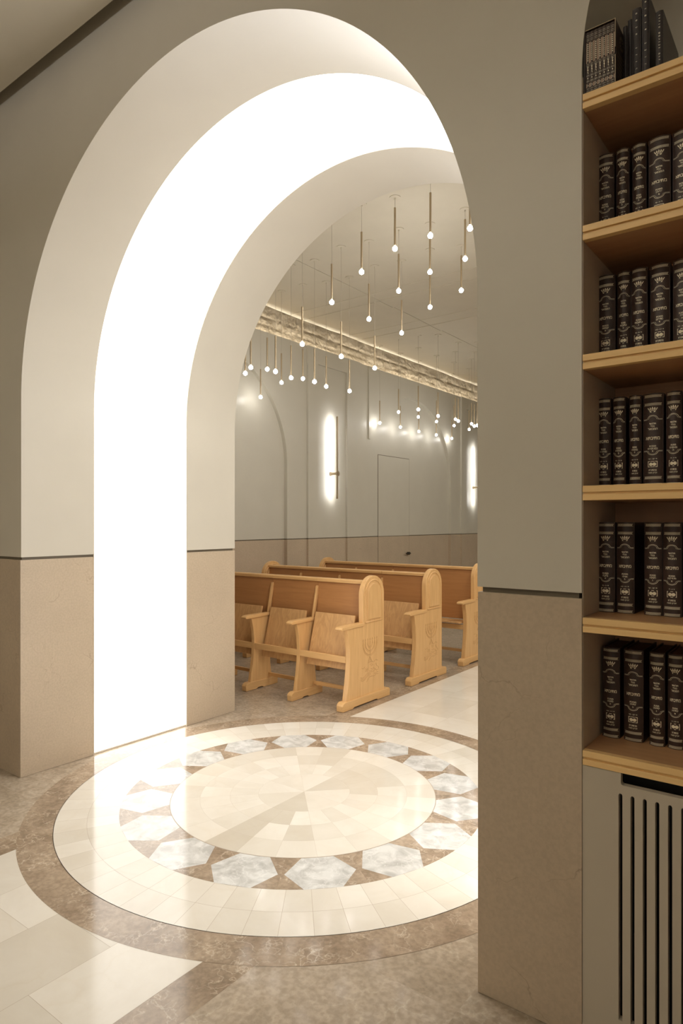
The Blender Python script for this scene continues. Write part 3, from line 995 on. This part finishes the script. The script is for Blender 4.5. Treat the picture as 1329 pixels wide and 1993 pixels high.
# rounded tops
nzt = 0.7385
cur = xs0
for sx in slots:
    m.prism([(cur, zs), (cur, nzt - 0.008), (sx + 2 * hw_, nzt - 0.008), (sx + 2 * hw_, zs)][0:3] + [(sx + 2 * hw_, zs)] + [(sx + hw_ + hw_ * math.cos(PI * q / 8), zs - 0.003 + 0.006 * math.sin(PI * q / 8)) for q in range(0, 9)] + [(sx, zs)], t0, t1)
    cur = sx + 2 * hw_
m.box((cur, t0, zs), (NWD - 0.0015, t1, nzt - 0.008))
NL, NRR = 0.104, NWD - 0.104
m.box((xs0, t0, nzt - 0.008), (NL, t1, ztop)); m.box((NRR, t0, nzt - 0.008), (NWD - 0.0015, t1, ztop))
m.box((NL, t0, nzt - 0.008), (NRR, t1, nzt))
m.prism([(NL, nzt)] + [(NL + 0.006 + 0.006 * math.cos(a), nzt + 0.006 + 0.006 * math.sin(a)) for a in [PI + PI / 2 * q / 6 for q in range(7)]], t0, t1)
m.build('slotted_panel', M['cover_panel'], cv)
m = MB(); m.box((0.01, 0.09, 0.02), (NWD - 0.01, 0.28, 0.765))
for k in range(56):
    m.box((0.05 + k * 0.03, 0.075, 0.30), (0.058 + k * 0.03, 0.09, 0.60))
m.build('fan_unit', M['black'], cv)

# ------------------------------------------------------------------ books
TXT = {}
_dg = None


def text_geo(s):
    """letter outlines as flat mesh, centred, one unit high"""
    if s in TXT:
        return TXT[s]
    cu = bpy.data.curves.new('lettering', 'FONT'); cu.body = s[::-1]; cu.resolution_u = 2; cu.offset = 0.018
    o = bpy.data.objects.new('lettering', cu); COL.objects.link(o)
    bpy.context.view_layer.update()
    me = bpy.data.meshes.new_from_object(o.evaluated_get(bpy.context.evaluated_depsgraph_get()))
    v = [(a.co.x, a.co.y) for a in me.vertices]; f = [tuple(p.vertices) for p in me.polygons]
    bpy.data.objects.remove(o); bpy.data.curves.remove(cu); bpy.data.meshes.remove(me)
    x0 = min(a[0] for a in v); x1 = max(a[0] for a in v); y0 = min(a[1] for a in v); y1 = max(a[1] for a in v)
    v = [((a - (x0 + x1) / 2) / (y1 - y0), (b - (y0 + y1) / 2) / (y1 - y0)) for a, b in v]
    TXT[s] = (v, f, (x1 - x0) / (y1 - y0))
    return TXT[s]


class Foil:
    """flat tooling in (x, z), laid onto a rounded spine of width w and bulge b"""
    def __init__(s, w, b):
        s.m = MB(); s.w = w; s.b = b

    def wrap(s, x, z, d=0.0005):
        t = max(-1, min(1, 2 * x / s.w))
        return (x, s.b * t * t - d, z)

    def poly(s, pts):
        s.m.add([s.wrap(*p) for p in pts], [tuple(range(len(pts)))])

    def strip(s, path, wd):
        n = len(path); a = []; b = []
        for i, p in enumerate(path):
            p0 = path[max(i - 1, 0)]; p1 = path[min(i + 1, n - 1)]
            dx, dz = p1[0] - p0[0], p1[1] - p0[1]; l = math.hypot(dx, dz) or 1
            nx, nz = -dz / l * wd / 2, dx / l * wd / 2
            a.append((p[0] + nx, p[1] + nz)); b.append((p[0] - nx, p[1] - nz))
        for i in range(n - 1):
            s.poly([a[i], a[i + 1], b[i + 1], b[i]])

    def text(s, t, z, h, maxw=None):
        v, f, asp = text_geo(t)
        w = h * asp
        kx = 1.0 if not maxw or w <= maxw else maxw / w
        s.m.add([s.wrap(a * h * kx, z + b * h) for a, b in v], f)

    def hline(s, z, wd, x0=None, x1=None):
        x0 = -s.w * 0.43 if x0 is None else x0; x1 = s.w * 0.43 if x1 is None else x1
        s.strip([(x0 + (x1 - x0) * i / 8, z) for i in range(9)], wd)

    def rope(s, z, h=0.0065):
        s.hline(z + h / 2, 0.0007); s.hline(z - h / 2, 0.0007)
        x = -s.w * 0.42
        while x < s.w * 0.42 - 0.002:
            s.poly([(x, z - h * 0.36), (x + 0.0011, z - h * 0.36), (x + 0.0028, z + h * 0.36), (x + 0.0017, z + h * 0.36)])
            x += 0.0021


def spine_foil(w, b, H, vol, sub, pg, bottom=True):
    q = Foil(w, b)
    Z = lambda f: H * (1 - f)
    q.rope(Z(.030)); q.rope(Z(.118)); q.rope(Z(.905)); q.rope(Z(.978))
    # crown
    zc = Z(.176); cw = min(0.0125, w * 0.30)
    q.poly([(-cw * .55, zc - .0075), (cw * .55, zc - .0075), (cw * .62, zc - .0045), (-cw * .62, zc - .0045)])
    for i in range(5):
        a = (i - 2) / 2.0
        q.poly([(a * cw * .52 - .0009, zc - .004), (a * cw * .52 + .0009, zc - .004), (a * cw * .92 + .0013, zc + .0048 - abs(a) * .002), (a * cw * .92 - .0013, zc + .0048 - abs(a) * .002)])
        cx_, cz_ = a * cw * .95, zc + .0062 - abs(a) * .002
        q.poly([(cx_ + .0015 * math.cos(t), cz_ + .0015 * math.sin(t)) for t in [2 * PI * k / 8 for k in range(8)]])
    q.strip([(cw * (-.9 + 1.8 * k / 8), zc + .0032 - 0.002 * abs(-1 + k / 4)) for k in range(9)], 0.0013)
    # double hoop lines
    ra = min(0.0130, w * 0.32)
    for sgn, zz in ((1, Z(.277)), (-1, Z(.622))):
        for off, wd in ((0.0, 0.0010), (0.0024, 0.0006)):
            r = ra - off; z_ = zz - sgn * off * 0.9
            pl = [(-w * .46, z_), (-(ra + .0035) , z_), (-(r + .0005), z_ + sgn * .002)]
            ar = [(r * math.cos(PI - PI * k / 14), z_ + sgn * (.002 + .0085 * math.sin(PI * k / 14))) for k in range(15)]
            pr = [((r + .0005), z_ + sgn * .002), ((ra + .0035), z_), (w * .46, z_)]
            q.strip(pl + ar + pr, wd)
    mw = w * 0.80
    q.text('תלמוד', Z(.325), .0055, mw * .5); q.text('בבלי', Z(.352), .0050, mw * .4); q.text('המבואר', Z(.383), .0052, mw * .6)
    q.text('מתיבתא', Z(.482), .0085, mw * .86)
    q.text('מסכת', Z(.568), .0048, mw * .42); q.text(sub, Z(.594), .0050, mw * .62)
    q.text(vol, Z(.622), .0040, mw * .2)
    q.text('דף ' + pg, Z(.706), .0042, mw * .62)
    # framed open book emblem
    ze = Z(.760); ew, eh = min(.0118, w * .28), .0078
    for sg in (-1, 1):
        q.strip([(sg * ew, ze - eh), (sg * ew, ze + eh)], 0.0016)
        q.strip([(-ew - 0.0008, ze + sg * eh), (0, ze + sg * eh), (ew + 0.0008, ze + sg * eh)], 0.0016)
    for sg in (-1, 1):
        q.poly([(sg * ew * .38 + ew * .42 * math.cos(t), ze - .0005 + eh * .62 * math.sin(t)) for t in [2 * PI * k / 12 for k in range(12)]])
    q.text('מהדורת', Z(.825), .0050, mw * .5); q.text('זכרון משה', Z(.855), .0050, mw * .66)
    return q.m


def make_book(w, H, D, leather, foil_mb=None, foil_mat=None, bulge=0.010, ribbon=False, pages='pages'):
    b = empty('book')
    m = MB()
    n = 10
    prof = [(-w / 2 + w * i / n, bulge * (2 * i / n - 1) ** 2) for i in range(n + 1)]
    inner = [(x * 0.90, y + 0.004) for x, y in prof]
    m.prism([(x, y) for x, y in prof] + [(x, y) for x, y in reversed(inner)], 0, H, 'z')
    for s_ in (-1, 1):
        x0, x1 = sorted((s_ * w / 2, s_ * (w / 2 - 0.0032)))
        m.box((x0, bulge - 0.0005, 0), (x1, D, H))
    m.build('cover', leather, b, smooth=30)
    m = MB(); m.box((-w / 2 + 0.0032, bulge + 0.004, 0.004), (w / 2 - 0.0032, D - 0.006, H - 0.006))
    m.build('page_block', M[pages], b)
    if foil_mb:
        foil_mb.build('spine_gilding', foil_mat, b, recalc=False)
    if ribbon:
        m = MB(); m.tube([(0.012, 0.06, H - 0.002), (0.002, 0.05, H + 0.016), (-0.016, 0.045, H + 0.020), (-0.030, 0.05, H + 0.013), (-0.024, 0.05, H + 0.008)], 0.0020, 6)
        m.build('bookmark_ribbon', M['gold'], b, smooth=60)
    return b


ROWS = [
    (SH[1], 'on the shelf under the slipcase', [(-.5775, -.5285), (-.523, -.486), (-.478, -.440), (-.434, -.376), (-.372, -.318)], ['ברכות', 'שבת', 'שבת', 'עירובין', 'עירובין']),
    (SH[2], 'on the third shelf from the top', [(-.5775, -.525), (-.520, -.483), (-.481, -.437), (-.430, -.378), (-.371, -.322)], ['יבמות', 'כתובות', 'כתובות', 'נדרים', 'גיטין']),
    (SH[3], 'on the fourth shelf from the top', [(-.5775, -.537), (-.532, -.496), (-.487, -.453), (-.449, -.395), (-.388, -.348), (-.341, -.300)], ['בבא מציעא'] * 5 + ['בבא בתרא']),
    (SH[4], 'on the second lowest shelf', [(-.5765, -.5255), (-.522, -.472), (-.446, -.398), (-.3965, -.348), (-.343, -.298)], ['ביצה', 'מגילה', 'חגיגה', 'מועד קטן', 'תענית']),
    (SH[5], 'on the lowest shelf', [(-.562, -.512), (-.502, -.448), (-.432, -.391), (-.3845, -.344)], ['סוטה', 'קידושין', 'קידושין', 'קידושין']),
]
ORD = ['first', 'second', 'third', 'fourth', 'fifth', 'sixth']
VOL = ['א', 'ב', 'ג', 'ד', 'ה', 'ו']
PG = ['ב - לז', 'לח - עו', 'ב - מט', 'ב - נד', 'עז - קיט', 'קכ - קנז']
for ri_, (z, where, xs, subs) in enumerate(ROWS):
    for k, (xa, xb) in enumerate(xs):
        w_ = xb - xa - 0.0006
        foil = spine_foil(w_, 0.010, 0.2665, VOL[k], subs[k], PG[(k + ri_) % 6])
        bk = make_book(w_, 0.2665, 0.19, M['leather'], foil, M['gold'], ribbon=(ri_ == 0 and k == 2))
        bk.location = ((xa + xb) / 2, 2.030 + R.uniform(-0.002, 0.002), z)
        width = 'narrow' if w_ < 0.041 else ('thick' if w_ > 0.051 else 'dark')
        extra = ''
        if ri_ == 0 and k == 2: width = 'ribboned'
        cut = '' if (k == len(xs) - 1 and ri_ in (0, 1, 2, 3)) else ''
        tag(bk, '%s brown gilt leather volume, %s from the left %s%s%s' % (width, ORD[k], where, extra, cut), 'book', 'gilt leather talmud volumes')

# slipcase with seven small volumes on the top shelf
SX0, SX1, SY0, SHH = -0.5665, -0.4835, 1.878, 0.178
sc = empty('slipcase', ((SX0 + SX1) / 2, SY0, SH[0]))
tag(sc, 'dark patterned slipcase holding seven small volumes, left end of the top shelf', 'box')
W2 = (SX1 - SX0) / 2; Dp = 0.125
m = MB(); tk = 0.0025
m.box((-W2, 0, 0), (W2, Dp, tk)); m.box((-W2, 0, SHH - tk), (W2, Dp, SHH)); m.box((-W2, 0, 0), (-W2 + tk, Dp, SHH)); m.box((-W2, Dp - tk, 0), (W2, Dp, SHH))
nt = [(0, 0), (Dp, 0), (Dp, SHH), (0, SHH), (0, SHH * .56)] + [(0.009 * math.sin(PI * q / 8), SHH * (.56 - .12 * q / 8)) for q in range(1, 8)] + [(0, SHH * .44)]
m.prism(nt, W2 - tk, W2, 'x')
m.build('case', M['slip'], sc, bevel=0.0006)
m = MB()
for zz in (0.0005, SHH - 0.0018):
    m.box((-W2, -0.0006, zz), (W2, 0.0004, zz + 0.0013))
m.box((W2 - 0.0012, -0.0006, 0), (W2 + 0.0002, 0.0004, SHH * .44)); m.box((W2 - 0.0012, -0.0006, SHH * .56), (W2 + 0.0002, 0.0004, SHH))
for k in range(7):
    zz = 0.03 + k * 0.011
    m.add([(W2 + 0.0005, 0.022, zz), (W2 + 0.0005, 0.10, zz + 0.004), (W2 + 0.0005, 0.10, zz + 0.006), (W2 + 0.0005, 0.022, zz + 0.002)], [(0, 1, 2, 3)])
for a in range(12):
    t0_, t1_ = 2 * PI * a / 12, 2 * PI * (a + 0.6) / 12
    m.add([(W2 + 0.0005, 0.06 + 0.020 * math.cos(t0_), 0.138 + 0.020 * math.sin(t0_)), (W2 + 0.0005, 0.06 + 0.020 * math.cos(t1_), 0.138 + 0.020 * math.sin(t1_)),
           (W2 + 0.0005, 0.06 + 0.012 * math.cos(t1_), 0.138 + 0.012 * math.sin(t1_)), (W2 + 0.0005, 0.06 + 0.012 * math.cos(t0_), 0.138 + 0.012 * math.sin(t0_))], [(0, 1, 2, 3)])
m.build('case_tooling', M['dimgold'], sc, recalc=False)
bw = (2 * W2 - 2 * tk - 0.001) / 7
for k in range(7):
    H7 = SHH - 0.008
    b7 = make_book(bw - 0.0005, H7, 0.115, M['slip'], bulge=0.0015)
    q = Foil(bw - 0.0005, 0.0015)
    pw = bw * 0.40
    for za, zb_, nm_ in ((.49, .83, 'upper_label'), (.09, .155, 'lower_label')):
        q2 = Foil(bw - 0.0005, 0.0015)
        q2.poly([(-pw, H7 * za), (pw, H7 * za), (pw, H7 * zb_), (-pw, H7 * zb_)])
        q2.m.build(nm_, M['tan'], b7, recalc=False)
    for zz in (.86, .885, .92, .945, .47, .445, .29, .275, .20, .185, .065, .03):
        q.hline(H7 * zz, 0.0005, -pw, pw)
    # vertical line of small lettering
    for j, ch in enumerate('סידור'):
        v, f, asp = text_geo(ch)
        q.m.add([q.wrap(a * .0045 * .9, H7 * (.42 - j * .024) + b_ * .0042) for a, b_ in v], f)
    for j in range(9):
        zz = H7 * (.52 + j * .033)
        q.poly([(0, zz), (0.0016, zz + 0.002), (0, zz + 0.004), (-0.0016, zz + 0.002)])
    q.poly([(0, H7 * .225), (0.0015, H7 * .24), (0, H7 * .255), (-0.0015, H7 * .24)])
    q.strip([(-.002, H7 * .105), (.002, H7 * .12), (-.002, H7 * .14)], 0.0009)
    q.m.build('spine_gilding', M['gold'], b7, recalc=False)
    b7.location = (SX0 + tk + 0.0005 + bw * (k + .5), SY0 + 0.003, SH[0] + tk + 0.0005)
    tag(b7, 'small volume with a copper label, %s' % (['leftmost in the slipcase', 'second from the left in the slipcase', 'third from the left in the slipcase', 'middle one of seven in the slipcase', 'third from the right in the slipcase', 'second from the right in the slipcase', 'rightmost in the slipcase'][k]), 'book', 'small volumes in the slipcase')

# loose tall books right of the slipcase
TALL = [  # x0, x1, front y, height, depth, label, lettering
    (-.481, -.4695, 1.945, .192, .16, 'low thin black book directly behind the right side of the slipcase', None),
    (-.4685, -.4550, 1.945, .204, .16, 'thin black book between the slipcase and the three tall books', None),
    (-.4535, -.4310, 1.930, .217, .20, 'tall black book, leftmost of the three tall ones on the top shelf', 'מסכת נזיר'),
    (-.4285, -.4095, 1.930, .240, .20, 'tallest black book, middle of the three tall ones on the top shelf', 'תלמוד בבלי'),
    (-.3935, -.3750, 1.930, .183, .214, 'brown sided book standing apart, rightmost on the top shelf', 'ילקוט שמעוני חלק א'),
]
for (xa, xb, y0, H, D, lab, txt) in TALL:
    w_ = xb - xa
    q = None
    if txt:
        q = Foil(w_, 0.003)
        hgt = H * 0.80 / max(len(txt), 1)
        for j, ch in enumerate(txt):
            if ch == ' ': continue
            v, f, asp = text_geo(ch)
            s_ = .0040
            q.m.add([q.wrap(b_ * s_, H * .93 - j * hgt * .98 - a * s_) for a, b_ in v], f)
    bk = make_book(w_, H, D, M['leather2'], q.m if q else None, M['gold'], bulge=0.003)
    bk.location = ((xa + xb) / 2, y0, SH[0])
    tag(bk, lab, 'book', 'loose dark books on the top shelf')
